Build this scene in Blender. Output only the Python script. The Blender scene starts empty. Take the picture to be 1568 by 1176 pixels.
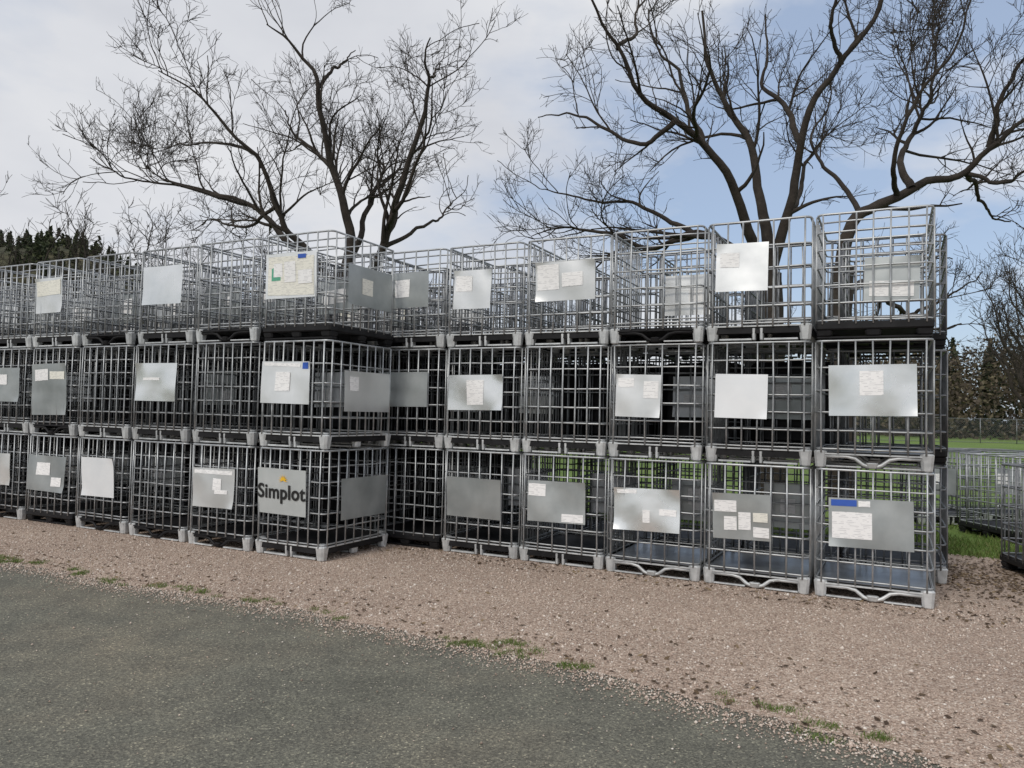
import bpy, math, random
import numpy as np
from mathutils import Matrix, Vector
rng=np.random.default_rng(7); random.seed(7)
scene=bpy.context.scene
scene.view_settings.view_transform='Standard'; scene.view_settings.look='None'
scene.view_settings.exposure=0; scene.view_settings.gamma=1

# ------------------------------------------------------------------ materials
def new_mat(name):
    m=bpy.data.materials.new(name); m.use_nodes=True
    nt=m.node_tree; b=nt.nodes['Principled BSDF']; return m,nt,b
def ramp(nt,stops,interp='LINEAR'):
    r=nt.nodes.new('ShaderNodeValToRGB'); e=r.color_ramp.elements; r.color_ramp.interpolation=interp
    while len(e)<len(stops): e.new(0.5)
    for i,(p,c) in enumerate(stops):
        e[i].position=p; e[i].color=(*c,1) if len(c)==3 else c
    return r
def coords(nt): return nt.nodes.new('ShaderNodeTexCoord')
def noise(nt,vec,scale,detail=4,rough=.55):
    n=nt.nodes.new('ShaderNodeTexNoise'); n.inputs['Scale'].default_value=scale
    n.inputs['Detail'].default_value=detail; n.inputs['Roughness'].default_value=rough
    if vec is not None: nt.links.new(vec,n.inputs['Vector'])
    return n
def math_(nt,op,a,b=None,clamp=False):
    n=nt.nodes.new('ShaderNodeMath'); n.operation=op; n.use_clamp=clamp
    for i,v in enumerate((a,b)):
        if v is None: continue
        if isinstance(v,(int,float)): n.inputs[i].default_value=v
        else: nt.links.new(v,n.inputs[i])
    return n.outputs[0]
def mix(nt,fac,a,b,blend='MIX'):
    m=nt.nodes.new('ShaderNodeMix'); m.data_type='RGBA'; m.blend_type=blend
    for i,v in ((0,fac),(6,a),(7,b)):
        if isinstance(v,(int,float)): m.inputs[i].default_value=v
        elif isinstance(v,tuple): m.inputs[i].default_value=(*v,1)
        else: nt.links.new(v,m.inputs[i])
    return m.outputs[2]
def bump(nt,b,h,strength=.5,dist=.01):
    n=nt.nodes.new('ShaderNodeBump'); n.inputs['Strength'].default_value=strength
    n.inputs['Distance'].default_value=dist
    nt.links.new(h,n.inputs['Height']); nt.links.new(n.outputs[0],b.inputs['Normal'])
def metal_mat(name,c0,c1,metal=.8,r0=.3,r1=.5,scale=6,bs=0,var=(.8,1.1)):
    m,nt,b=new_mat(name); tc=coords(nt)
    oi=nt.nodes.new('ShaderNodeObjectInfo'); va=nt.nodes.new('ShaderNodeVectorMath'); va.operation='ADD'
    cx=nt.nodes.new('ShaderNodeCombineXYZ'); rm=math_(nt,'MULTIPLY',oi.outputs['Random'],40.0)
    nt.links.new(rm,cx.inputs[0]); nt.links.new(rm,cx.inputs[2])
    nt.links.new(tc.outputs['Object'],va.inputs[0]); nt.links.new(cx.outputs[0],va.inputs[1])
    n=noise(nt,va.outputs[0],scale,5)
    r=ramp(nt,[(.3,c0),(.7,c1)]); nt.links.new(n.outputs[0],r.inputs[0])
    col=r.outputs[0]
    vr=ramp(nt,[(0,(var[0],)*3),(1,(var[1],)*3)]); nt.links.new(oi.outputs['Random'],vr.inputs[0])
    nt.links.new(mix(nt,1.0,col,vr.outputs[0],'MULTIPLY'),b.inputs['Base Color'])
    mr=nt.nodes.new('ShaderNodeMapRange'); mr.inputs[3].default_value=r0; mr.inputs[4].default_value=r1
    nt.links.new(n.outputs[0],mr.inputs[0]); nt.links.new(mr.outputs[0],b.inputs['Roughness'])
    b.inputs['Metallic'].default_value=metal
    if bs:
        n2=noise(nt,va.outputs[0],3.0,1.5); bump(nt,b,n2.outputs[0],bs,.05)
    return m
M_galv=metal_mat('galvanised_tube',(.32,.335,.345),(.55,.57,.585),.7,.36,.55,9)
M_galv2=metal_mat('galvanised_tube_dull',(.18,.19,.20),(.34,.35,.37),.75,.4,.6,9)
M_foot=metal_mat('galvanised_pallet',(.48,.50,.51),(.74,.76,.77),.45,.4,.6,12)
M_deck=metal_mat('galvanised_deck',(.3,.32,.34),(.5,.52,.55),.8,.25,.42,5,.3)
M_black=metal_mat('black_plastic',(.007,.007,.008),(.018,.018,.020),0,.45,.7,8)
M_black.node_tree.nodes['Principled BSDF'].inputs['Specular IOR Level'].default_value=.25
M_tank=metal_mat('black_tank_plastic',(.006,.006,.007),(.014,.014,.016),0,.45,.65,4)
M_tank.node_tree.nodes['Principled BSDF'].inputs['Specular IOR Level'].default_value=.25
M_plates=[metal_mat('plate_bright',(.74,.76,.76),(.92,.93,.93),.65,.28,.42,2.2,.16,(.88,1.05)),
          metal_mat('plate_dull',(.38,.41,.415),(.58,.61,.61),.7,.32,.5,2.6,.16,(.85,1.1)),
          metal_mat('plate_white',(.80,.83,.86),(.88,.9,.92),.1,.35,.5,4,.05,(.95,1.0)),
          metal_mat('plate_shiny',(.72,.75,.75),(.94,.95,.95),.8,.2,.34,2.2,.22,(.9,1.05)),
          metal_mat('plate_grey',(.50,.53,.53),(.60,.63,.63),.35,.4,.5,3,.04,(.98,1.02))]
def paper_mat(name,base):
    m,nt,b=new_mat(name); tc=coords(nt); sx=nt.nodes.new('ShaderNodeSeparateXYZ')
    nt.links.new(tc.outputs['Object'],sx.inputs[0])
    s=math_(nt,'SINE',math_(nt,'MULTIPLY',sx.outputs[2],420)); g=math_(nt,'GREATER_THAN',s,.3)
    mp=nt.nodes.new('ShaderNodeMapping'); mp.inputs['Scale'].default_value=(1,.01,3.2); nt.links.new(tc.outputs['Object'],mp.inputs[0])
    n=noise(nt,mp.outputs[0],16,1); g2=math_(nt,'GREATER_THAN',n.outputs[0],.52)
    mm=math_(nt,'MULTIPLY',math_(nt,'MULTIPLY',g,g2),.38)
    nt.links.new(mix(nt,mm,base,(.22,.23,.26)),b.inputs['Base Color'])
    b.inputs['Roughness'].default_value=.6; return m
M_paper=paper_mat('paper_label',(.90,.90,.90)); M_cream=paper_mat('cream_label',(.83,.82,.74))
def flat(name,c,r=.6):
    m,nt,b=new_mat(name); tc=coords(nt); n=noise(nt,tc.outputs['Object'],20)
    nt.links.new(mix(nt,n.outputs[0],tuple(x*.85 for x in c),tuple(min(1,x*1.15) for x in c)),b.inputs['Base Color'])
    b.inputs['Roughness'].default_value=r; return m
M_blue=flat('blue_label',(.03,.1,.45)); M_ink=flat('black_ink',(.01,.01,.01)); M_yel=flat('yellow_print',(.85,.5,.02))
M_red=flat('red_print',(.55,.08,.06)); M_green=flat('green_print',(.10,.38,.25))

M_asph,nt,b=new_mat('asphalt'); tc=coords(nt)
big=noise(nt,tc.outputs['Object'],.5,6,.62); r=ramp(nt,[(.3,(.115,.115,.093)),(.47,(.150,.148,.122)),(.58,(.170,.160,.128)),(.72,(.225,.20,.152))]); nt.links.new(big.outputs[0],r.inputs[0])
v=nt.nodes.new('ShaderNodeTexVoronoi'); v.inputs['Scale'].default_value=110; nt.links.new(tc.outputs['Object'],v.inputs['Vector'])
sp=nt.nodes.new('ShaderNodeSeparateColor'); nt.links.new(v.outputs['Color'],sp.inputs[0])
r2=ramp(nt,[(0,(.55,.55,.55)),(.5,(.92,.92,.92)),(.85,(1.2,1.2,1.17)),(.975,(1.7,1.65,1.55)),(1,(3.0,2.9,2.7))]); nt.links.new(sp.outputs[0],r2.inputs[0])
c=mix(nt,1.0,r.outputs[0],r2.outputs[0],'MULTIPLY')
fine=noise(nt,tc.outputs['Object'],60,3); rf=ramp(nt,[(.35,(.8,.8,.8)),(.65,(1.15,1.15,1.15))]); nt.links.new(fine.outputs[0],rf.inputs[0])
c=mix(nt,1.0,c,rf.outputs[0],'MULTIPLY')
med=noise(nt,tc.outputs['Object'],3.2,4,.6); rm=ramp(nt,[(.35,(.84,.84,.84)),(.65,(1.1,1.1,1.08))]); nt.links.new(med.outputs[0],rm.inputs[0])
c=mix(nt,1.0,c,rm.outputs[0],'MULTIPLY')
nt.links.new(c,b.inputs['Base Color']); b.inputs['Roughness'].default_value=.85
bump(nt,b,v.outputs['Distance'],.6,.006)
M_grav,nt,b=new_mat('gravel'); tc=coords(nt)
v=nt.nodes.new('ShaderNodeTexVoronoi'); v.inputs['Scale'].default_value=85; nt.links.new(tc.outputs['Object'],v.inputs['Vector'])
sp=nt.nodes.new('ShaderNodeSeparateColor'); nt.links.new(v.outputs['Color'],sp.inputs[0])
r=ramp(nt,[(0,(.28,.21,.17)),(.3,(.43,.33,.27)),(.6,(.53,.415,.345)),(.88,(.64,.53,.45)),(1,(.74,.67,.60))]); nt.links.new(sp.outputs[0],r.inputs[0])
big=noise(nt,tc.outputs['Object'],.7,5,.6); rb=ramp(nt,[(.3,(.82,.79,.76)),(.7,(1.06,1.04,1.0))]); nt.links.new(big.outputs[0],rb.inputs[0])
c=mix(nt,1.0,r.outputs[0],rb.outputs[0],'MULTIPLY')
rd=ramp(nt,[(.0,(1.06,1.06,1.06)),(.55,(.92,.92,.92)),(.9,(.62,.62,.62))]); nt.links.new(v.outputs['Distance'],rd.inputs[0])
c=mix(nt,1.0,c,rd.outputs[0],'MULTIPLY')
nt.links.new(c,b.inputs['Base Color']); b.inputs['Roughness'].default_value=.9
bump(nt,b,math_(nt,'SUBTRACT',1.0,v.outputs['Distance']),1,.008)
def island_mat(name,stops,rough=.9):
    m,nt,b=new_mat(name); g=nt.nodes.new('ShaderNodeNewGeometry'); r=ramp(nt,stops)
    nt.links.new(g.outputs['Random Per Island'],r.inputs[0]); nt.links.new(r.outputs[0],b.inputs['Base Color']); b.inputs['Roughness'].default_value=rough; return m
M_stone=island_mat('stones',[(0,(.25,.19,.155)),(.3,(.43,.33,.27)),(.6,(.54,.43,.36)),(.85,(.66,.56,.48)),(1,(.80,.75,.69))])
M_grass,nt,b=new_mat('grass'); tc=coords(nt)
n1=noise(nt,tc.outputs['Object'],.25,6,.65); n2=noise(nt,tc.outputs['Object'],9,5,.7)
r=ramp(nt,[(.3,(.10,.18,.03)),(.6,(.155,.235,.045)),(.8,(.21,.22,.085))]); nt.links.new(n1.outputs[0],r.inputs[0])
rb=ramp(nt,[(.3,(.6,.6,.6)),(.7,(1.25,1.25,1.2))]); nt.links.new(n2.outputs[0],rb.inputs[0])
nt.links.new(mix(nt,1.0,r.outputs[0],rb.outputs[0],'MULTIPLY'),b.inputs['Base Color']); b.inputs['Roughness'].default_value=.95
bump(nt,b,n2.outputs[0],.8,.05)
M_blade=island_mat('grass_blades',[(0,(.06,.10,.018)),(.6,(.12,.2,.035)),(1,(.22,.22,.09))])
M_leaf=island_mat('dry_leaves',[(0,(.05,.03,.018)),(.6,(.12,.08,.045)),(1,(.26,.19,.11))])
M_ever=island_mat('evergreen_foliage',[(0,(.012,.018,.008)),(.5,(.035,.048,.02)),(1,(.075,.085,.035))])
M_brush=island_mat('winter_brush',[(0,(.035,.026,.018)),(.5,(.08,.062,.042)),(1,(.13,.11,.065))])
M_bark,nt,b=new_mat('bark'); tc=coords(nt); n1=noise(nt,tc.outputs['Object'],5,6,.7)
r=ramp(nt,[(.3,(.018,.014,.012)),(.6,(.045,.036,.029)),(.8,(.085,.073,.055))]); nt.links.new(n1.outputs[0],r.inputs[0]); nt.links.new(r.outputs[0],b.inputs['Base Color'])
b.inputs['Roughness'].default_value=.95; bump(nt,b,n1.outputs[0],.8,.03)
M_hill,nt,b=new_mat('hillside'); tc=coords(nt); n1=noise(nt,tc.outputs['Object'],.05,6,.7)
r=ramp(nt,[(.35,(.025,.03,.015)),(.55,(.06,.058,.03)),(.7,(.12,.105,.055))]); nt.links.new(n1.outputs[0],r.inputs[0]); nt.links.new(r.outputs[0],b.inputs['Base Color']); b.inputs['Roughness'].default_value=1

# ------------------------------------------------------------------ mesh helpers
def arr_mesh(name,verts,faces,mats,smooth=False):
    verts=np.asarray(verts,dtype=np.float32); faces=np.asarray(faces,dtype=np.int32); k=faces.shape[1]
    me=bpy.data.meshes.new(name); me.vertices.add(len(verts)); me.vertices.foreach_set('co',verts.ravel())
    me.loops.add(faces.size); me.loops.foreach_set('vertex_index',faces.ravel())
    me.polygons.add(len(faces)); me.polygons.foreach_set('loop_start',np.arange(0,faces.size,k,dtype=np.int32))
    me.polygons.foreach_set('loop_total',np.full(len(faces),k,dtype=np.int32))
    if smooth: me.polygons.foreach_set('use_smooth',np.ones(len(faces),dtype=bool))
    me.update(calc_edges=True)
    for m in mats: me.materials.append(m)
    o=bpy.data.objects.new(name,me); scene.collection.objects.link(o); return o
class MB:
    def __init__(s): s.v=[]; s.f=[]; s.m=[]; s.sm=[]
    def add(s,vs,fs,m,sm=False):
        o=len(s.v); s.v+= [tuple(p) for p in vs]; s.f+=[tuple(i+o for i in f) for f in fs]; s.m+=[m]*len(fs); s.sm+=[sm]*len(fs)
    def tube(s,path,r,m,n=6,closed=False):
        P=[Vector(p) for p in path]; L=len(P); vs=[]; fs=[]; prev=None
        for i,p in enumerate(P):
            if closed: t=(P[(i+1)%L]-P[i-1])
            else: t=P[min(i+1,L-1)]-P[max(i-1,0)]
            t.normalize()
            if prev is None: ref=Vector((0,0,1)) if abs(t.z)<.9 else Vector((0,1,0)); a=t.cross(ref).normalized()
            else: a=(prev-t*prev.dot(t)).normalized()
            prev=a; c=t.cross(a)
            for j in range(n):
                q=2*math.pi*(j+.5)/n; vs.append(p+a*r*math.cos(q)+c*r*math.sin(q))
        R=L if closed else L-1
        for i in range(R):
            i2=(i+1)%L
            for j in range(n):
                j2=(j+1)%n; fs.append((i*n+j,i*n+j2,i2*n+j2,i2*n+j))
        if not closed: fs.append(tuple(range(n))[::-1]); fs.append(tuple((L-1)*n+j for j in range(n)))
        s.add(vs,fs,m,n>4)
    def cbox(s,x0,x1,y0,y1,z0,z1,m,ch=.012,taper=0,sm=False):
        vs=[]; lay=[(z0,ch*.6+taper),(z0+ch*.6,taper),(z1-ch*.6,0),(z1,ch*.6)]
        for z,i in lay:
            a,b2,c2,d=x0+i,x1-i,y0+i,y1-i
            vs+=[(a+ch,c2,z),(b2-ch,c2,z),(b2,c2+ch,z),(b2,d-ch,z),(b2-ch,d,z),(a+ch,d,z),(a,d-ch,z),(a,c2+ch,z)]
        fs=[tuple(range(8))[::-1],tuple(24+j for j in range(8))]
        for l in range(3):
            for j in range(8): j2=(j+1)%8; fs.append((l*8+j,l*8+j2,(l+1)*8+j2,(l+1)*8+j))
        s.add(vs,fs,m,sm)
    def mesh(s,name,mats):
        me=bpy.data.meshes.new(name); me.from_pydata(s.v,[],s.f); me.update()
        for m in mats: me.materials.append(m)
        me.polygons.foreach_set('material_index',s.m); me.polygons.foreach_set('use_smooth',s.sm); return me

# ------------------------------------------------------------------ IBC cages
HX,HY,TIER=.472,.572,1.18
def ring(z,rr,rad=.055,hx=HX,hy=HY,dent=0):
    p=[]
    for ci,(cx,cy,a0) in enumerate(((hx-rad,hy-rad,0),(-hx+rad,hy-rad,90),(-hx+rad,-hy+rad,180),(hx-rad,-hy+rad,270))):
        for k in range(5):
            a=math.radians(a0+k*22.5); p.append((cx+rad*math.cos(a),cy+rad*math.sin(a),z))
        nx_=[(-1,0),(0,-1),(1,0),(0,1)][ci]; L=(2*(hx-rad) if ci%2==0 else 2*(hy-rad)); q=p[-1]
        for f in (.33,.66):
            o=rr.uniform(-dent,dent); nrm=(nx_[1],-nx_[0])
            p.append((q[0]+nx_[0]*L*f+nrm[0]*o,q[1]+nx_[1]*L*f+nrm[1]*o,z+rr.uniform(-dent,dent)))
    return p
def cage_mesh(name,style,pal,tubemat,seed):
    rr=random.Random(seed); mb=MB(); top=1.155
    if style==0: zs=[.165,.325,.49,.655,.82,.985,top]; nx,ny=7,8; r=.0084
    elif style==1: zs=[.165,.33,.50,.70,.91,top]; nx,ny=7,8; r=.0092
    else: zs=[.165,.20,.38,.56,.74,.93,top]; nx,ny=6,8; r=.0086
    for z in zs: mb.tube(ring(z,rr,dent=.004 if z<top else .002),r*(1.35 if z==top else 1),0,6,True)
    o=.0155
    for i in range(nx):
        x=-.425+.85*i/(nx-1)
        for sy in (-1,1):
            zt=top-.006; dx=rr.uniform(-.008,.008); dy=rr.uniform(0,.004)
            mb.tube([(x,sy*(HY+o),.13),(x+dx*.6,sy*(HY+o+dy),.4),(x+dx,sy*(HY+o+dy),.75),(x,sy*(HY+o),zt)],r,0,6)
    for i in range(ny):
        y=-.52+1.04*i/(ny-1)
        for sx in (-1,1):
            dx=rr.uniform(-.008,.008)
            mb.tube([(sx*(HX+o-.003),y,.13),(sx*(HX+o-.003),y+dx,.6),(sx*(HX+o-.003),y,top-.006)],r*.95,0,6)
    if style!=1:
        for y in (-.22,.22): mb.tube([(-HX,y,top+.004),(-.2,y,top+.012),(.2,y,top+.012),(HX,y,top+.004)],.009,0,6)
    X,Y=.485,.585
    if pal=='A':
        mb.cbox(-X+.02,X-.02,-Y+.02,Y-.02,.118,.146,3,.01)
        for y in (-Y+.016,Y-.016): mb.cbox(-X+.01,X-.01,y-.014,y+.014,.128,.142,1,.003)
        for x in (-X+.016,X-.016): mb.cbox(x-.014,x+.014,-Y+.035,Y-.035,.128,.142,1,.003)
        for y in (-Y+.024,Y-.024): mb.cbox(-X+.05,X-.05,y-.010,y+.010,.065,.1275,3,.003)
        for x in (-X+.024,X-.024): mb.cbox(x-.010,x+.010,-Y+.04,Y-.04,.065,.1275,3,.003)
        for sx in (-1,1):
            for sy in (-1,1):
                cx,cy=sx*(X-.055),sy*(Y-.055); mb.cbox(cx-.060,cx+.060,cy-.060,cy+.060,-.012,.150,1,.024,.014)
                mb.cbox(cx-.045,cx+.045,cy-.045,cy+.045,.1505,.170,1,.020,0)
            mb.cbox(sx*(X-.06)-.04,sx*(X-.06)+.04,-.055,.055,.0,.117,1,.015,.008)
        for sy in (-1,0,1):
            cy=sy*(Y-.055); mb.cbox(-.053,-.018,cy-.045,cy+.045,.0,.117,1,.008,.004); mb.cbox(.018,.053,cy-.045,cy+.045,.0,.117,1,.008,.004)
            mb.cbox(-X+.12,-.056,cy-.03,cy+.03,.001,.019,1,.004); mb.cbox(.056,X-.12,cy-.03,cy+.03,.001,.019,1,.004)
    elif pal in('V','W'):
        pm=1 if pal=='V' else 3; mb.cbox(-X+.02,X-.02,-Y+.02,Y-.02,.118,.138,3,.01)
        mb.cbox(-X+.03,X-.03,-Y+.03,Y-.03,.1385,.146,2 if pal=='V' else 3,.003)
        for y in (-Y+.016,Y-.016): mb.cbox(-X+.01,X-.01,y-.012,y+.012,.112,.127,pm,.003)
        for x in (-X+.016,X-.016): mb.cbox(x-.012,x+.012,-Y+.035,Y-.035,.105,.127,pm,.003)
        for sx in (-1,1):
            for sy in (-1,1):
                cx,cy=sx*(X-.052),sy*(Y-.052); mb.cbox(cx-.056,cx+.056,cy-.056,cy+.056,-.012,.15,1,.022,.012)
            mb.tube([(sx*(X-.03),-.48,.035),(sx*(X-.03),-.16,.035),(sx*(X-.03),-.08,.085),(sx*(X-.03),.08,.085),(sx*(X-.03),.16,.035),(sx*(X-.03),.48,.035)],.016,pm,6)
        for y in (-Y+.028,0,Y-.028):
            mb.tube([(-X+.09,y,.098),(-.21,y,.098),(-.14,y,.082),(-.075,y,.03),(-.04,y,.018),(.04,y,.018),(.075,y,.03),(.14,y,.082),(.21,y,.098),(X-.09,y,.098)],.017,pm,8)
            mb.cbox(-.05,.05,y-.03,y+.03,.0,.05,pm,.012,.01)
            mb.cbox(-X+.1,-.09,y-.02,y+.02,.001,.014,1,.004); mb.cbox(.09,X-.1,y-.02,y+.02,.001,.014,1,.004)
    else:
        mb.cbox(-X,X,-Y,Y,.078,.154,3,.02)
        for sx in (-1,0,1):
            for sy in (-1,0,1):
                cx,cy=sx*(X-.075),sy*(Y-.085); mb.cbox(cx-.07,cx+.07,cy-.075,cy+.075,.02,.0775,3,.015,.008)
        for sy in (-1,0,1):
            cy=sy*(Y-.085); mb.cbox(-X+.01,X-.01,cy-.055,cy+.055,.0,.0195,3,.008)
    return mb.mesh(name,[tubemat,M_foot,M_deck,M_black])
tb=MB(); tb.cbox(-.44,.44,-.54,.54,.155,1.06,0,.07,sm=False)
for z in (.35,.55,.75,.95): tb.cbox(-.450,.450,-.550,.550,z,z+.05,0,.075)
tb.cbox(-.12,.12,-.12,.12,1.0605,1.10,0,.04)
TANK=tb.mesh('inner_tank',[M_tank])
cage_cache={}
def get_cage(style,pal,dull,v=0):
    k=(style,pal,dull,v)
    if k not in cage_cache: cage_cache[k]=cage_mesh('ibc_cage_mesh',style,pal,M_galv2 if dull else M_galv,style*7+ord(pal)+v*1000)
    return cage_cache[k]
RD=Vector((.893,-.45,0)).normalized(); BD=Vector((.45,.893,0)).normalized(); ANG=math.atan2(RD.y,RD.x)
A0=Vector((3.68,6.56,0)); C0=Vector((-1.917,8.004,0))
def add_cage(pos,ang,style,pal,dull=False,tank=False,v=0):
    o=bpy.data.objects.new('ibc_tank_cage',get_cage(style,pal,dull,v)); scene.collection.objects.link(o)
    o.location=pos; o.rotation_euler=(0,0,ang)
    if tank:
        t=bpy.data.objects.new('inner_tank',TANK); scene.collection.objects.link(t); t.parent=o
    return o
STIX={'p':M_paper,'c':M_cream,'b':M_blue,'r':M_red,'g':M_green,'k':M_ink}
def add_plate(cage,u0,u1,z0,z1,kind,stick=(),side='F',seed=0,depth=0.0,tilt=0):
    rs=random.Random(seed*77+int(u0*100)+int(z1*1000)); nx,nz=14,10; mb=MB()
    w=(u1-u0)*.98 if side!='R' else (u1-u0)*1.18; h=(z1-z0)*TIER
    amp={0:.005,1:.004,2:.002,3:.007,4:.001}[kind]; px,pz,q=rs.uniform(0,6),rs.uniform(0,6),rs.uniform(4,8)
    cr=[rs.choice([0,0,0,.03]) if kind!=4 else 0 for _ in range(4)]
    def bend(x,z):
        y=amp*(math.sin(q*x/w*1.3+px)*math.cos(3*z/h+pz)+.6*math.sin(5*(x/w+z/h)+pz))
        for c_,(sx,sz) in zip(cr,((-1,-1),(1,-1),(1,1),(-1,1))):
            e=sx*x/w*2+sz*z/h*2-1.6
            if e>0: y-=c_*e*1.5
        return y
    def grid(fx0,fx1,fz0,fz1,nx,nz,off,mi,sk=0):
        vs=[];fs=[]
        for j in range(nz+1):
            for i in range(nx+1):
                x=-w/2+w*(fx0+(fx1-fx0)*i/nx); z=-h/2+h*(fz0+(fz1-fz0)*j/nz)+sk*x; vs.append((x,bend(x,z)+off,z))
        for j in range(nz):
            for i in range(nx): a=j*(nx+1)+i; fs.append((a,a+1,a+nx+2,a+nx+1))
        mb.add(vs,fs,mi,True)
    mats=[M_plates[kind]]; grid(0,1,0,1,nx,nz,0,0)
    for li,(a,b2,c,d,t) in enumerate(stick):
        m=STIX[t]
        if m not in mats: mats.append(m)
        grid(a,b2,c,d,6,6,-.004-.0012*li,mats.index(m),rs.uniform(-.03,.03))
    me=mb.mesh('label_plate',mats); o=bpy.data.objects.new('label_plate',me); scene.collection.objects.link(o)
    o.parent=cage
    if side=='F': o.location=((( u0+u1)/2-.5)*.98,-HY-.040+depth,(z0+z1)/2*TIER); o.rotation_euler=(rs.uniform(-.06,.06),math.radians(tilt+rs.uniform(-1.2,1.2)),rs.uniform(-.035,.035))
    else: o.location=(HX+.036,((u0+u1)/2-.5)*1.18,(z0+z1)/2*TIER); o.rotation_euler=(0,0,math.pi/2+rs.uniform(-.03,.03))
    return o
def rand_sticks(rs):
    out=[]
    for _ in range(rs.choice([0,1,1,2,3])):
        a=rs.uniform(.05,.55); c=rs.uniform(.1,.5); out.append((a,a+rs.uniform(.18,.4),c,c+rs.uniform(.25,.42),rs.choice('ppppc')))
    return out
rs=random.Random(11)
R={ (0,0):(0,'V',[(.13,.83,.40,.77,1,[(.04,.52,.18,.72,'p'),(.03,.34,.84,.97,'b'),(.36,.5,.84,.96,'p')])]),
    (0,1):(1,'V',[(.10,.65,.38,.75,1,[(.03,.42,.6,.85,'p'),(.2,.42,.2,.5,'p'),(.45,.66,.22,.6,'p'),(.7,.97,.08,.3,'p'),(.7,.95,.4,.6,'c')])]),
    (0,2):(0,'V',[(.10,.80,.38,.74,3,[(.05,.35,.88,.97,'p'),(.45,.56,.2,.5,'p'),(.7,.95,.4,.55,'p')])]),
    (0,3):(2,'A',[(.12,.80,.38,.75,1,[(.02,.32,.62,.92,'p'),(.6,.97,.03,.22,'p')])]),
    (0,4):(1,'A',[(.08,.80,.35,.73,1,[])]),
    (0,5):(0,'P',[]),
    (1,0):(1,'V',[(.13,.86,.40,.79,3,[(.36,.63,.4,.88,'p')])]),
    (1,1):(0,'A',[(.10,.60,.36,.72,2,[])]),
    (1,2):(2,'A',[(.10,.58,.35,.72,0,[(.05,.4,.7,.92,'p'),(.62,.95,.45,.85,'p')])]),
    (1,3):(1,'A',[]),
    (1,4):(0,'A',[(.08,.80,.38,.72,3,[(.35,.66,.15,.85,'p')])]),
    (1,5):(1,'A',[(.1,.8,.4,.75,1,[])]),
    (2,0):(0,'P',[(.42,.88,.28,.62,1,[(.1,.45,.1,.45,'p'),(.5,.9,.1,.45,'p')])]),
    (2,1):(1,'A',[(.10,.60,.40,.80,0,[(.08,.45,.5,.8,'p')])]),
    (2,2):(2,'W',[]),
    (2,3):(1,'A',[(.15,.85,.40,.76,0,[(.03,.4,.3,.95,'p'),(.45,.8,.35,.7,'p')])]),
    (2,4):(0,'A',[(.12,.62,.36,.74,0,[(.05,.5,.45,.85,'p')])]),
    (2,5):(2,'A',[(.1,.8,.4,.76,1,[(.3,.6,.3,.8,'p')])])}
for t in range(3):
    for k in range(0,15):
        st,pal,pl=R.get((t,k),(rs.choice([0,1,2]),rs.choice('AAPPW'),None))
        j=(rs.uniform(-.006,.006),rs.uniform(-.02,.02))
        pos=A0-RD*((k+.5)*1.005)+BD*.6+RD*j[0]+BD*j[1]; pos.z=t*TIER+.012
        c=add_cage(pos,ANG+rs.uniform(-.008,.008),st,pal,k>5,tank=(k>=6 and t<2),v=(t*5+k)%3)
        if pl is None: pl=[(.1,.75,.38,.75,rs.choice([0,1,1,2]),rand_sticks(rs))] if rs.random()<.6 else []
        for i,p in enumerate(pl):
            add_plate(c,p[0],p[1],p[2],p[3],p[4],p[5],seed=t*20+k,depth=.07 if (t,k)==(2,0) else 0)
L={ (0,0):(0,'A',[(.05,.77,.38,.80,4,[])]),
    (0,1):(1,'W',[(.1,.78,.38,.76,0,[(.05,.95,.85,.95,'p'),(.5,.7,.45,.75,'p'),(.55,.85,.35,.45,'p')])]),
    (0,2):(0,'W',[]),
    (0,3):(2,'W',[(.15,.80,.36,.78,2,[])]),
    (0,4):(1,'P',[(.05,.88,.36,.76,1,[(.25,.6,.45,.8,'p'),(.65,.92,.15,.4,'p')])]),
    (1,0):(1,'A',[(.05,.77,.40,.79,0,[(.05,.80,.88,.96,'p'),(.85,.97,.82,.97,'b'),(.3,.6,.3,.75,'p')])]),
    (1,1):(0,'A',[]),
    (1,2):(1,'A',[(.1,.82,.40,.79,3,[(.2,.6,.55,.62,'p')])]),
    (1,3):(0,'A',[]),
    (1,4):(0,'W',[(.10,.85,.22,.80,1,[(.1,.5,.68,.9,'p'),(.55,.95,.7,.85,'c')])]),
    (1,5):(2,'A',[(.1,.85,.36,.76,1,[(.2,.6,.5,.8,'p')])]),
    (2,0):(0,'P',[(.08,.80,.38,.80,0,[(.05,.95,.06,.92,'c'),(.12,.3,.4,.7,'g'),(.16,.34,.48,.78,'p'),(.38,.6,.35,.8,'p'),(.65,.92,.3,.6,'p'),(.65,.8,.86,.95,'b')])]),
    (2,1):(2,'W',[]),
    (2,2):(1,'A',[(.1,.85,.40,.80,3,[])]),
    (2,3):(0,'W',[]),
    (2,4):(1,'A',[(.1,.7,.38,.78,0,[(.05,.95,.5,.92,'c')])]),
    (2,5):(0,'A',[])}
simp=None
for t in range(3):
    for k in range(9):
        st,pal,pl=L.get((t,k),(rs.choice([0,1,2]),rs.choice('APW'),None))
        pos=C0-RD*((k+.5)*1.055)+BD*(.6+rs.uniform(-.02,.02)); pos.z=t*TIER+.012
        c=add_cage(pos,ANG+rs.uniform(-.01,.01),st,pal,False,v=(t*2+k)%3)
        if pl is None: pl=[(.1,.75,.38,.75,rs.choice([0,1,2]),rand_sticks(rs))] if rs.random()<.5 else []
        for p in pl:
            o=add_plate(c,*p[:4],p[4],p[5],seed=t*31+k+100)
            if (t,k)==(0,0): simp=o
        if k==0: add_plate(c,.22,.9,.34,.72,[1,0,1][t],[[],[(.1,.3,.5,.85,'p')],[(.3,.55,.3,.7,'c')]][t],side='R',seed=t)
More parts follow.
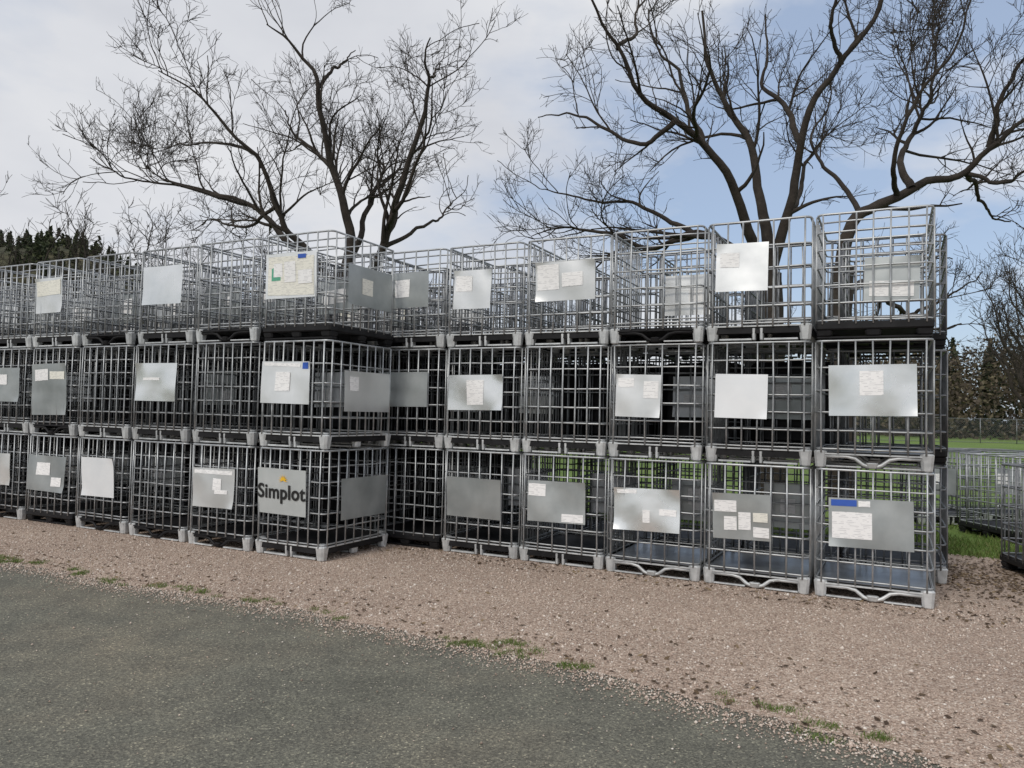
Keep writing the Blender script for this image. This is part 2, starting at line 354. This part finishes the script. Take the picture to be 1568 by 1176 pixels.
cu=bpy.data.curves.new('lettering','FONT'); cu.body='Simplot'; cu.size=.216; cu.align_x='CENTER'; cu.offset=.0046; cu.extrude=.0012; cu.space_character=1.05
cu.materials.append(M_ink); to=bpy.data.objects.new('lettering',cu); scene.collection.objects.link(to)
to.parent=simp; to.rotation_euler=(math.pi/2,0,0); to.location=(0,-.008,-.075)
mb=MB(); vs=[(0,0,0)]; n=18
for i in range(n):
    a=math.pi*(i/(n-1))*1.25-.4; rr_=.068 if i%2 else .028; vs.append((rr_*math.cos(a),0,rr_*math.sin(a)))
mb.add(vs,[(0,i+1,i+2) for i in range(n-1)],0)
so=bpy.data.objects.new('printed_emblem',mb.mesh('printed_emblem',[M_yel])); scene.collection.objects.link(so); so.parent=simp; so.location=(.03,-.008,.125)
for row,(off,sh,k0,k1) in enumerate([(1.24,.16,0,15),(2.5,.1,6,15)]):
    for t in range(3):
        for k in range(k0,k1):
            pos=A0-RD*((k+.5)*1.005-sh)+BD*(.6+off+rs.uniform(-.02,.02)); pos.z=t*TIER+.012
            tk=(row==0 and ((t==1 and k>=1) or (t==0 and k>=5)))
            c=add_cage(pos,ANG+rs.uniform(-.012,.012),rs.choice([0,1,2]),rs.choice('APPW'),True,tank=tk)
            if rs.random()<.6:
                a=rs.uniform(.08,.25); add_plate(c,a,a+rs.uniform(.5,.65),.36,.76,rs.choice([0,1,1,2]),rand_sticks(rs),seed=row*99+t*17+k)
for i,(x,y,da,pal) in enumerate([(7.25,10.9,.35,'P'),(8.4,11.3,.3,'W'),(7.0,12.6,.2,'A'),(8.2,12.9,.25,'A'),(5.92,7.95,.12,'P'),(9.6,11.6,.3,'A')]):
    c=add_cage((x,y,.012),da-.25,i%3,pal,i>1)
    add_plate(c,.12,.55,.4,.75,1,[(.1,.5,.4,.8,'p')],seed=300+i)
    if i<2: add_plate(c,.6,.95,.35,.7,0,[(.2,.6,.3,.8,'p')],seed=320+i)

# ------------------------------------------------------------------ ground
def sd(s,d,z=0): p=A0+RD*s+BD*d; return (p.x,p.y,z)
fs_=np.array([-60,-20,-8.4,-4.6,-1.64,.03,3,8,15,30]); fd_=np.array([-4.5,-3.1,-2.92,-2.8,-2.95,-3.36,-4.5,-8.3,-16,-36])
def front(s): return np.interp(s,fs_,fd_)
def snoise(s,f,seed):
    r_=np.random.default_rng(seed); out=np.zeros_like(s)
    for i in range(6): out+=np.sin(s*f*(1.9**i)+r_.uniform(0,6.3))/(1.5**i)
    return out/2
big=600
arr_mesh('grass_field',[(-big,-big,-.004),(big,-big,-.004),(big,big,-.004),(-big,big,-.004)],[(0,1,2,3)],[M_grass])
svals=np.concatenate([np.linspace(-60,-14,60),np.linspace(-13.98,6,1100),np.linspace(6.2,30,60)])
fr=front(svals)
fr_s=np.convolve(np.pad(fr,20,'edge'),np.ones(41)/41,'valid')
fr_s=fr_s+.06*snoise(svals,1.3,3)+.022*snoise(svals,19,4)
av=[];af=[]
for i,s in enumerate(svals):
    av.append(sd(s,fr_s[i]+.35,0)); av.append(sd(s,-60,0))
for i in range(len(svals)-1): af.append((2*i+1,2*i+3,2*i+2,2*i))
arr_mesh('asphalt_road',av,af,[M_asph])
gv=[];gf=[]; bk=3.35+.10*snoise(svals,2.1,8)+.04*snoise(svals,17,9)
for i,s in enumerate(svals):
    gv.append(sd(s,fr_s[i],.004)); gv.append(sd(s,bk[i],.004))
for i in range(len(svals)-1): gf.append((2*i,2*i+2,2*i+3,2*i+1))
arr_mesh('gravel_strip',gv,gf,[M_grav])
def scatter(n,smin,smax,fn,size,name,mat):
    s=rng.uniform(smin,smax,n); d=fn(s)
    ox=np.array(RD)[None,:]*s[:,None]+np.array(BD)[None,:]*d[:,None]+np.array(A0)[None,:]
    base=np.array([[1,0,0],[0,1,0],[-1,0,0],[0,-1,0],[0,0,.75],[0,0,-.6]])
    sc=size*rng.lognormal(0,.35,(n,1,1))*rng.uniform(.6,1.3,(n,6,3))
    v=base[None]*sc; a=rng.uniform(0,6.28,n); ca,sa=np.cos(a)[:,None],np.sin(a)[:,None]
    x=v[:,:,0]*ca-v[:,:,1]*sa; y=v[:,:,0]*sa+v[:,:,1]*ca
    V=np.stack([x,y,v[:,:,2]],-1)+ox[:,None,:]; V[:,:,2]+=.006
    f=np.array([[0,1,4],[1,2,4],[2,3,4],[3,0,4],[1,0,5],[2,1,5],[3,2,5],[0,3,5]])
    F=(f[None]+6*np.arange(n)[:,None,None]).reshape(-1,3)
    return arr_mesh(name,V.reshape(-1,3),F,[mat])
ffn=lambda s: np.interp(s,svals,fr_s)
scatter(75000,-11,4.5,lambda s: ffn(s)+(np.abs(ffn(s))+.6)*rng.uniform(-.0,1,len(s)),.0065,'loose_gravel',M_stone)
scatter(16000,-11,3,lambda s: ffn(s)-np.abs(rng.normal(0,.15,len(s))),.0055,'loose_gravel',M_stone)
scatter(1800,-11,3,lambda s: ffn(s)-np.abs(rng.exponential(.9,len(s))),.0045,'loose_gravel',M_stone)
def blades(centers,n_per,h,spread,name,mat):
    C=np.repeat(np.asarray(centers),n_per,0); n=len(C)
    p=C+np.concatenate([rng.normal(0,spread,(n,2)),np.zeros((n,1))],1)
    a=rng.uniform(0,6.28,n); w=h*.09; dx=np.stack([np.cos(a),np.sin(a),0*a],1)
    hh=h*rng.uniform(.4,1.2,n); lean=rng.normal(0,.45,(n,2))*hh[:,None]
    tip=p+np.concatenate([lean,hh[:,None]],1)
    V=np.stack([p-dx*w,p+dx*w,tip],1).reshape(-1,3); F=np.arange(3*n).reshape(-1,3)
    return arr_mesh(name,V,F,[mat])
wc=[]
for i in range(46):
    s=rng.uniform(-9,1.2); dd=rng.normal(.05,.07)
    for q in range(rng.integers(1,5)): wc.append(sd(s+rs.gauss(0,.07),float(ffn(s))+dd+rs.gauss(0,.03),.003))
blades(wc,60,.026,.028,'weed_tufts',M_blade)
gc=[]
for i in range(2600):
    s=rng.uniform(-13,9); gc.append(sd(s,3.3+rng.exponential(1.2),0))
blades(gc,26,.07,.09,'grass_tufts',M_blade)
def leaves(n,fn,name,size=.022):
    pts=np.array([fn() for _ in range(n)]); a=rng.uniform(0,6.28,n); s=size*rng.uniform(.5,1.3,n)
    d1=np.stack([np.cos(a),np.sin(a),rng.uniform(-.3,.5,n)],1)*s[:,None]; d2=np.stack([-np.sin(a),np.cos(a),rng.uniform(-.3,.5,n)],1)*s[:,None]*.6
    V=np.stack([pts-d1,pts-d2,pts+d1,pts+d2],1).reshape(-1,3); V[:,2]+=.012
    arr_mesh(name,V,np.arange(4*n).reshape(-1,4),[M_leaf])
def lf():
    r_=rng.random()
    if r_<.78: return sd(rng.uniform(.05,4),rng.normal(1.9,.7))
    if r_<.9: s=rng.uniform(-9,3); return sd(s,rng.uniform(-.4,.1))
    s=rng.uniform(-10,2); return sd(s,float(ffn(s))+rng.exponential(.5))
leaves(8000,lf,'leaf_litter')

# ------------------------------------------------------------------ trees
def catmull(pts,n):
    P=np.array(pts,float); P=np.vstack([2*P[0]-P[1],P,2*P[-1]-P[-2]]); m=len(P)-3; out=[]
    for u in np.linspace(0,m-1e-6,n):
        i=int(u); t=u-i; a,b_,c_,d=P[i:i+4]
        out.append(.5*((2*b_)+(c_-a)*t+(2*a-5*b_+4*c_-d)*t*t+(3*b_-a-3*c_+d)*t**3))
    return np.array(out)
def tubes(P,Rr,n,acc):
    Nb,K,_=P.shape; T=np.gradient(P,axis=1); T/=np.linalg.norm(T,axis=2,keepdims=True)+1e-9
    md=P[:,-1]-P[:,0]; md/=np.linalg.norm(md,axis=1,keepdims=True)+1e-9
    ref=np.tile(np.array([0,1.,0]),(Nb,1)); bad=np.abs(md[:,1])>.75; ref[bad]=[1.,0,0]
    a=np.cross(T,ref[:,None,:]); a/=np.linalg.norm(a,axis=2,keepdims=True)+1e-9; c=np.cross(T,a)
    q=2*np.pi*np.arange(n)/n
    V=P[:,:,None,:]+Rr[:,:,None,None]*(a[:,:,None,:]*np.cos(q)[None,None,:,None]+c[:,:,None,:]*np.sin(q)[None,None,:,None])
    base=acc[2]; idx=np.arange(Nb*K*n).reshape(Nb,K,n)+base
    f=np.stack([idx[:,:-1,:],np.roll(idx,-1,2)[:,:-1,:],np.roll(idx,-1,2)[:,1:,:],idx[:,1:,:]],-1).reshape(-1,4)
    acc[0].append(V.reshape(-1,3)); acc[1].append(f); acc[2]+=Nb*K*n
def children(P,Rr,dens,L0,ang,K,wig,up,rmax,rmin,tmin,g,shrink=.4):
    seg=np.linalg.norm(np.diff(P,axis=1),axis=2); Ls=seg.sum(1)
    cnt=g.poisson(Ls*dens); idx=np.repeat(np.arange(len(P)),cnt); M=len(idx)
    t=tmin+(1-tmin)*g.random(M)**.75; Kp=P.shape[1]; u=t*(Kp-1.001); i=u.astype(int); fr_=(u-i)[:,None]
    p=P[idx,i]*(1-fr_)+P[idx,i+1]*fr_; T=P[idx,i+1]-P[idx,i]; T/=np.linalg.norm(T,axis=1,keepdims=True)+1e-9
    r=Rr[idx,i]*(1-fr_[:,0])+Rr[idx,i+1]*fr_[:,0]
    rv=g.normal(size=(M,3)); rv[:,2]+=.55; rv-=T*(rv*T).sum(1,keepdims=True); rv/=np.linalg.norm(rv,axis=1,keepdims=True)+1e-9
    a=np.radians(g.normal(ang,10,M))[:,None]; d=T*np.cos(a)+rv*np.sin(a)
    Lc=L0*g.uniform(.45,1.35,M)*(1-shrink*t)*np.clip(Ls[idx]/np.median(Ls),.6,1.3)
    pts=[p]; curl=g.normal(0,wig*.4,(M,3))
    for k in range(K-1):
        d=d+g.normal(0,wig,(M,3))+curl; d[:,2]+=up; d/=np.linalg.norm(d,axis=1,keepdims=True); p=p+d*(Lc/(K-1))[:,None]; pts.append(p)
    C=np.stack(pts,1); r0=np.clip(r*g.uniform(.45,.7,M),rmin,rmax); tt=np.linspace(0,1,K)
    RR=r0[:,None]*(1-.75*tt[None]); RR=np.maximum(RR,rmin*.7); return C,RR
def make_tree(name,limbs,loc,seed,dens=(1.8,3.5,6.2,5.2),Ls=(1.9,.98,.52,.27),twig=.0050,lv=4,rs_=.84):
    g=np.random.default_rng(seed); acc=[[],[],0]; PP=[];RR=[]
    K=30
    for li,(pts,r0,r1) in enumerate(limbs):
        P=catmull(pts,K); w=g.normal(0,.028,(K,3)); w[0]=0
        w=np.stack([np.convolve(w[:,q],[.25,.5,.25],'same') for q in range(3)],1)+np.cumsum(g.normal(0,.009,(K,3)),0)
        w[0]=0; P=P+(w if li else w*.3); tt=np.linspace(0,1,K)
        PP.append(P); RR.append((r0+(r1-r0)*tt**.72)*rs_)
    P=np.array(PP); Rr=np.array(RR); tubes(P,Rr,9,acc)
    p=P[1:]; r=Rr[1:]
    cfg=[(40,12,.11,.04,.050,.013,.15,6),(43,8,.13,.04,.020,.0085,.12,4),(44,5,.15,.04,.010,twig*1.2,.1,3),(42,4,.16,.035,.006,twig,.1,3)]
    for l in range(lv):
        a,K2,w,up,rM,rm,tm,sides=cfg[l]
        p,r=children(p,r,dens[l],Ls[l],a,K2,w,up,rM,rm,tm,g); tubes(p,r,sides,acc)
    o=arr_mesh(name,np.concatenate(acc[0]),np.concatenate(acc[1]),[M_bark],smooth=True)
    o.location=loc; return o
def loc_limbs(ax,D,data,hz=634):
    k=D/1162.; out=[]
    for pts,r0,r1 in data:
        out.append(([((x-ax)*k,dy,(hz-y)*k+1.62) for x,y,dy in pts],r0,r1))
    return out
D1=17.5; ax=520
T1=loc_limbs(ax,D1,[
 ([(522,742,0),(520,600,0),(516,480,0),(520,420,0)],.36,.28),
 ([(520,440,0),(528,380,.1),(522,330,.1),(505,285,.2),(490,230,0),(480,170,-.2),(476,125,-.3),(452,95,-.3),(430,75,-.5),(408,62,-.6)],.17,.016),
 ([(478,140,-.2),(495,110,0),(508,95,.2),(512,78,.4),(520,62,.5)],.06,.012),
 ([(508,290,.2),(480,245,.7),(440,205,1.1),(408,175,1.4),(392,145,1.6),(380,120,1.9)],.09,.013),
 ([(505,450,0),(470,400,-.2),(440,370,-.4),(425,335,-.6),(405,270,-.9),(360,225,-1.2),(330,190,-1.5),(285,168,-1.9)],.13,.014),
 ([(470,400,-.2),(430,375,.2),(385,330,.6),(340,305,.9),(280,285,1.2),(200,262,1.6),(165,245,1.9),(135,225,2.2)],.12,.012),
 ([(345,305,.9),(300,300,.4),(240,290,.1),(190,290,-.4),(150,272,-.8)],.06,.012),
 ([(522,420,0),(532,370,.6),(540,310,1.0),(552,262,1.3),(560,235,1.5),(548,210,1.9),(538,185,2.2)],.12,.014),
 ([(552,262,1.3),(578,235,1.5),(590,210,1.9),(595,190,2.4)],.06,.012),
 ([(530,480,0),(560,430,0),(585,380,-.2),(598,330,-.4),(620,265,-.5),(640,205,-.7),(650,150,-.8),(642,120,-1),(652,95,-1.2)],.17,.016),
 ([(590,360,-.3),(615,330,-.9),(640,270,-1.3),(660,225,-1.8),(665,180,-2.2)],.08,.013),
 ([(585,385,-.2),(630,345,.5),(660,322,.9),(675,295,1.2),(690,265,1.6)],.07,.012),
 ([(650,150,-.8),(662,115,-.5),(668,95,-.3)],.045,.012),
 ([(405,270,-.9),(370,240,-.3),(300,220,.2),(250,212,.7),(215,200,1)],.06,.012),
 ([(425,335,-.6),(380,355,-.2),(330,350,.3),(290,335,.7),(250,345,1.1)],.06,.012)])
make_tree('bare_tree',T1,((ax-784)/1162*D1,D1,0),5)
D2=15.5; ax=1180
T2=loc_limbs(ax,D2,[
 ([(1182,760,0),(1180,600,0),(1178,480,0),(1176,410,0)],.38,.30),
 ([(1178,430,0),(1172,350,0),(1165,300,.1),(1158,240,.3),(1148,180,.4),(1120,140,.5),(1098,90,.7),(1085,40,.8),(1080,-40,1)],.17,.03),
 ([(1180,430,0),(1195,350,-.2),(1205,290,-.4),(1208,230,-.6),(1222,170,-.9),(1248,120,-1.1),(1290,70,-1.4),(1300,0,-1.6),(1290,-60,-1.8)],.15,.03),
 ([(1210,220,-.5),(1200,150,0),(1178,100,.5),(1192,40,.8),(1200,-50,1.2)],.09,.02),
 ([(1160,400,0),(1130,340,-.4),(1098,280,-.7),(1060,240,-.9),(1000,205,-1.2),(950,180,-1.5),(915,130,-1.8),(880,85,-2.1),(865,50,-2.4)],.15,.015),
 ([(1160,400,.1),(1120,350,.7),(1070,325,1.2),(1020,345,1.6),(960,320,2.0),(900,300,2.4),(850,300,2.6),(810,310,3.0)],.13,.012),
 ([(1010,210,-1.2),(960,240,-1),(900,200,-.6),(860,175,-.2),(820,165,.3)],.07,.012),
 ([(1080,330,1.2),(1040,290,1.8),(990,262,2.1),(930,255,2.4),(870,238,2.7),(830,220,3.1)],.08,.012),
 ([(1060,240,-.9),(1040,170,-.4),(1030,100,0),(1000,40,.4),(990,-40,.8)],.08,.014),
 ([(1150,180,.4),(1130,120,1),(1140,60,1.5),(1150,-20,2)],.07,.014),
 ([(1250,120,-1.1),(1220,80,-1.6),(1225,20,-2),(1240,-50,-2.3)],.06,.014),
 ([(1200,320,-.2),(1235,270,.5),(1260,210,1),(1300,160,1.5),(1320,90,2)],.09,.014),
 ([(920,130,-1.8),(950,90,-1.4),(955,40,-1.1),(980,-20,-.8)],.055,.012)])
make_tree('bare_tree',T2,((ax-784)/1162*D2,D2,0),9,dens=(1.6,3.3,6,5))
D3=14.0; ax=1290
T3=loc_limbs(ax,D3,[
 ([(1290,775,0),(1290,600,0),(1285,480,0),(1288,400,0)],.32,.24),
 ([(1288,420,0),(1300,355,.1),(1325,310,.2),(1370,285,.2),(1420,262,.1),(1470,250,0),(1500,215,-.3),(1530,185,-.6),(1580,160,-.9)],.18,.03),
 ([(1400,270,.1),(1395,230,.4),(1420,180,.7),(1445,130,.8),(1475,80,1.0),(1490,10,1.2),(1500,-50,1.5)],.10,.016),
 ([(1325,310,.2),(1310,250,.7),(1290,210,1),(1285,150,1.4),(1330,90,1.8),(1350,20,2.1)],.07,.014),
 ([(1480,248,0),(1520,262,.4),(1560,290,.8),(1620,300,1.2)],.07,.015),
 ([(1290,440,0),(1350,410,.8),(1410,420,1.4),(1470,450,1.8),(1540,470,2.3),(1600,455,2.6)],.12,.018),
 ([(1410,420,1.4),(1460,385,1.8),(1510,350,2.2),(1580,340,2.6)],.07,.014),
 ([(1470,450,1.8),(1520,420,1.5),(1570,380,1.2)],.055,.012),
 ([(1500,215,-.3),(1500,150,-.7),(1530,90,-1),(1560,20,-1.3)],.07,.014),
 ([(1380,280,.2),(1350,240,-.5),(1360,170,-1),(1400,100,-1.4),(1410,20,-1.8)],.07,.014),
 ([(1480,250,0),(1510,280,-.6),(1540,250,-1),(1580,220,-1.4)],.055,.012)])
make_tree('bare_tree',T3,((ax-784)/1162*D3,D3,0),13,dens=(1.7,3.5,6,5))
def gen_limbs(seed,H,spread,n=7):
    g=random.Random(seed); out=[([(0,0,0),(.05,0,H*.12),(0,.05,H*.22),(.03,0,H*.3)],H*.025,H*.018)]
    for i in range(n):
        a=2*math.pi*i/n+g.uniform(-.4,.4); s=spread*g.uniform(.5,1); h=H*g.uniform(.66,.92); z0=H*g.uniform(.2,.3)
        if i==0: s*=.2; h=H*.9
        pts=[(0,0,z0)]
        for q in (.25,.5,.75,1): pts.append((s*math.cos(a)*q**.7+g.uniform(-.25,.25),s*math.sin(a)*q**.7+g.uniform(-.25,.25),z0+(h-z0)*q**1.1))
        out.append((pts,H*.012,.012))
    return out
kw=dict(dens=(2.0,3.6,5.5,4),Ls=(1.6,.85,.5,.2),twig=.008,lv=3,rs_=.95)
b1=make_tree('bare_tree',gen_limbs(1,8.3,3.0,8),(-15.6,25,0),21,**kw)
b2=make_tree('bare_tree',gen_limbs(2,9.0,3.4,9),(-13.2,27,0),22,**kw)
def inst(src,x,y,rot,sc):
    o=bpy.data.objects.new('bare_tree',src.data); scene.collection.objects.link(o); o.location=(x,y,0); o.rotation_euler=(0,0,rot); o.scale=(sc,)*3
for x,y,r_,sc in [(-19,28,1,.95),(-22,31,2,.85),(-10.5,33,2.5,1.0),(-2.5,34,.7,.95),(1.5,36,2.2,1.0),(19,27,1.1,1.0),(23,31,3,1.2),(27,36,4.2,1.3),(31,44,5,1.2),(12,38,5,1.0),(-29,38,5,1.1),(-6,40,3.3,1.0)]:
    inst(b1 if random.random()<.5 else b2,x,y,r_,sc)

# ------------------------------------------------------------------ distant masses
def card_cloud(C,size,name,mat):
    n=len(C); a=rng.normal(size=(n,3)); a/=np.linalg.norm(a,axis=1,keepdims=True); b_=rng.normal(size=(n,3)); b_-=a*(a*b_).sum(1,keepdims=True); b_/=np.linalg.norm(b_,axis=1,keepdims=True)
    s=size*rng.uniform(.4,1.3,(n,1)); V=np.stack([C-a*s,C+b_*s*.5,C+a*s,C-b_*s*.5],1).reshape(-1,3)
    return arr_mesh(name,V,np.arange(4*n).reshape(-1,4),[mat])
ev=[];br=[]
for i in range(230):
    x=rng.uniform(-110,150) if i<150 else rng.uniform(45,130); y=rng.uniform(78,112)
    H=rng.uniform(6.5,10.0)+(4.0 if x>45 else 0); n=900
    if rng.random()<.35:
        z=rng.random(n)**1.3; rad=(1-z)*H*.22*(.65+.5*np.abs(np.sin(z*22+i)))*rng.random(n)**.4; th=rng.uniform(0,6.28,n)
        ev.append(np.stack([x+rad*np.cos(th),y+rad*np.sin(th),z*H+.2],1))
    else:
        cl=rng.normal(size=(16,3))*np.array([2.4,2.2,H*.22])+np.array([x,y,H*.46]); q=rng.integers(0,16,n)
        p=cl[q]+rng.normal(size=(n,3))*np.array([1,1,.9]); p[:,2]=np.clip(p[:,2],.1,H); br.append(p)
card_cloud(np.concatenate(ev),.36,'distant_evergreen_trees',M_ever)
card_cloud(np.concatenate(br),.28,'distant_bare_woodland',M_brush)
hx=np.linspace(-420,120,110); hy=np.linspace(130,420,60); HXg,HYg=np.meshgrid(hx,hy)
def hillh(x,y):
    rr_=x/y*165
    prof=np.interp(rr_,[-300,-180,-108,-98,-90,-80,-65,-40,0,60],[52,40,35.5,35,33.5,29,21,14,8,2])
    ramp_=1/(1+np.exp(-(y-158)/9)); return prof*ramp_*(y/165)**.85+1.6*np.sin(x*.09)*ramp_+np.sin(y*.13+x*.05)*ramp_-1.0*(1-ramp_)
HZ=hillh(HXg,HYg); hv=np.stack([HXg,HYg,HZ],-1).reshape(-1,3); hf=[]
for j in range(59):
    for i in range(109): a=j*110+i; hf.append((a,a+1,a+111,a+110))
arr_mesh('hill',hv,hf,[M_hill],smooth=True)
ev=[]
for i in range(700):
    y=rng.uniform(150,225); x=rng.uniform(-1.0,-.05)*y; H=rng.uniform(2.0,5.0); n=80
    z=rng.random(n)**1.2; rad=(1-z)*H*.28*rng.random(n)**.5; th=rng.uniform(0,6.28,n); z0=hillh(np.array(x),np.array(y))
    ev.append(np.stack([x+rad*np.cos(th),y+rad*np.sin(th),z*H+z0],1))
card_cloud(np.concatenate(ev),.6,'hillside_conifers',M_ever)

# ------------------------------------------------------------------ chain-link fence
fb=MB(); fy=62; x0,x1=-60,80
for i in range(0,48):
    x=x0+(x1-x0)*i/47; fb.tube([(x,fy,0),(x,fy,2.05)],.035,0,6)
for z in (2.0,.08): fb.tube([(x0,fy,z),(x1,fy,z)],.022,0,5)
x=x0
while x<x1:
    for sg in (1,-1):
        xa,xb=(x,x+1.92) if sg>0 else (x+1.92,x); fb.add([(xa-.006,fy-.04,.08),(xa+.006,fy-.04,.08),(xb+.006,fy-.04,2.0),(xb-.006,fy-.04,2.0)],[(0,1,2,3)],0)
    x+=.16
o=bpy.data.objects.new('chain_link_fence',fb.mesh('chain_link_fence',[M_galv2])); scene.collection.objects.link(o)

# ------------------------------------------------------------------ world & light
w=bpy.data.worlds.new('World'); scene.world=w; w.use_nodes=True; nt=w.node_tree; bg=nt.nodes['Background']
SUN_EL,SUN_AZ=math.radians(42),math.radians(215)
sky=nt.nodes.new('ShaderNodeTexSky'); sky.sky_type='NISHITA'; sky.sun_disc=False; sky.sun_elevation=SUN_EL; sky.sun_rotation=SUN_AZ
tc=nt.nodes.new('ShaderNodeTexCoord'); mp=nt.nodes.new('ShaderNodeMapping'); nt.links.new(tc.outputs['Generated'],mp.inputs[0])
mp.inputs['Scale'].default_value=(1,1,2.2); mp.inputs['Location'].default_value=(.3,.1,.0)
n1=noise(nt,mp.outputs[0],2.3,6,.55); n2=noise(nt,mp.outputs[0],2.6,5,.5)
cl=ramp(nt,[(.3,(6.1,6.3,6.85)),(.5,(7.15,7.3,7.7)),(.7,(8.3,8.35,8.5))]); nt.links.new(n2.outputs[0],cl.inputs[0])
dp=nt.nodes.new('ShaderNodeVectorMath'); dp.operation='DOT_PRODUCT'; dp.inputs[1].default_value=Vector((.46,.84,.24)).normalized()[:]
nt.links.new(tc.outputs['Generated'],dp.inputs[0])
mr=nt.nodes.new('ShaderNodeMapRange'); mr.inputs[1].default_value=.78; mr.inputs[2].default_value=1; mr.inputs[3].default_value=0; mr.inputs[4].default_value=.20; mr.interpolation_type='SMOOTHSTEP'
nt.links.new(dp.outputs['Value'],mr.inputs[0])
ci=math_(nt,'SUBTRACT',n1.outputs[0],mr.outputs[0])
cov=ramp(nt,[(.27,(.12,)*3),(.41,(.75,)*3),(.50,(1,)*3)]); nt.links.new(ci,cov.inputs[0])
veil=mix(nt,.45,sky.outputs[0],(5.0,6.5,9.2))
c=mix(nt,cov.outputs[0],veil,cl.outputs[0]); nt.links.new(c,bg.inputs[0]); bg.inputs[1].default_value=.1
sl=bpy.data.lights.new('sun','SUN'); sl.energy=1.5; sl.angle=math.radians(12); sl.color=(1,.94,.85)
so=bpy.data.objects.new('sun',sl); scene.collection.objects.link(so)
d=Vector((math.sin(SUN_AZ)*math.cos(SUN_EL),math.cos(SUN_AZ)*math.cos(SUN_EL),math.sin(SUN_EL)))
so.rotation_euler=d.to_track_quat('Z','Y').to_euler(); so.location=(0,-5,20)
# ------------------------------------------------------------------ camera
cam=bpy.data.cameras.new('camera'); co=bpy.data.objects.new('camera',cam); scene.collection.objects.link(co); scene.camera=co
cam.sensor_width=36; cam.lens=1162/1568*36; cam.clip_end=2000; cam.clip_start=.05
co.matrix_world=Matrix.Translation((0,0,1.62))@Matrix.Rotation(math.radians(92.17),4,'X')@Matrix.Rotation(math.radians(1.3),4,'Z')
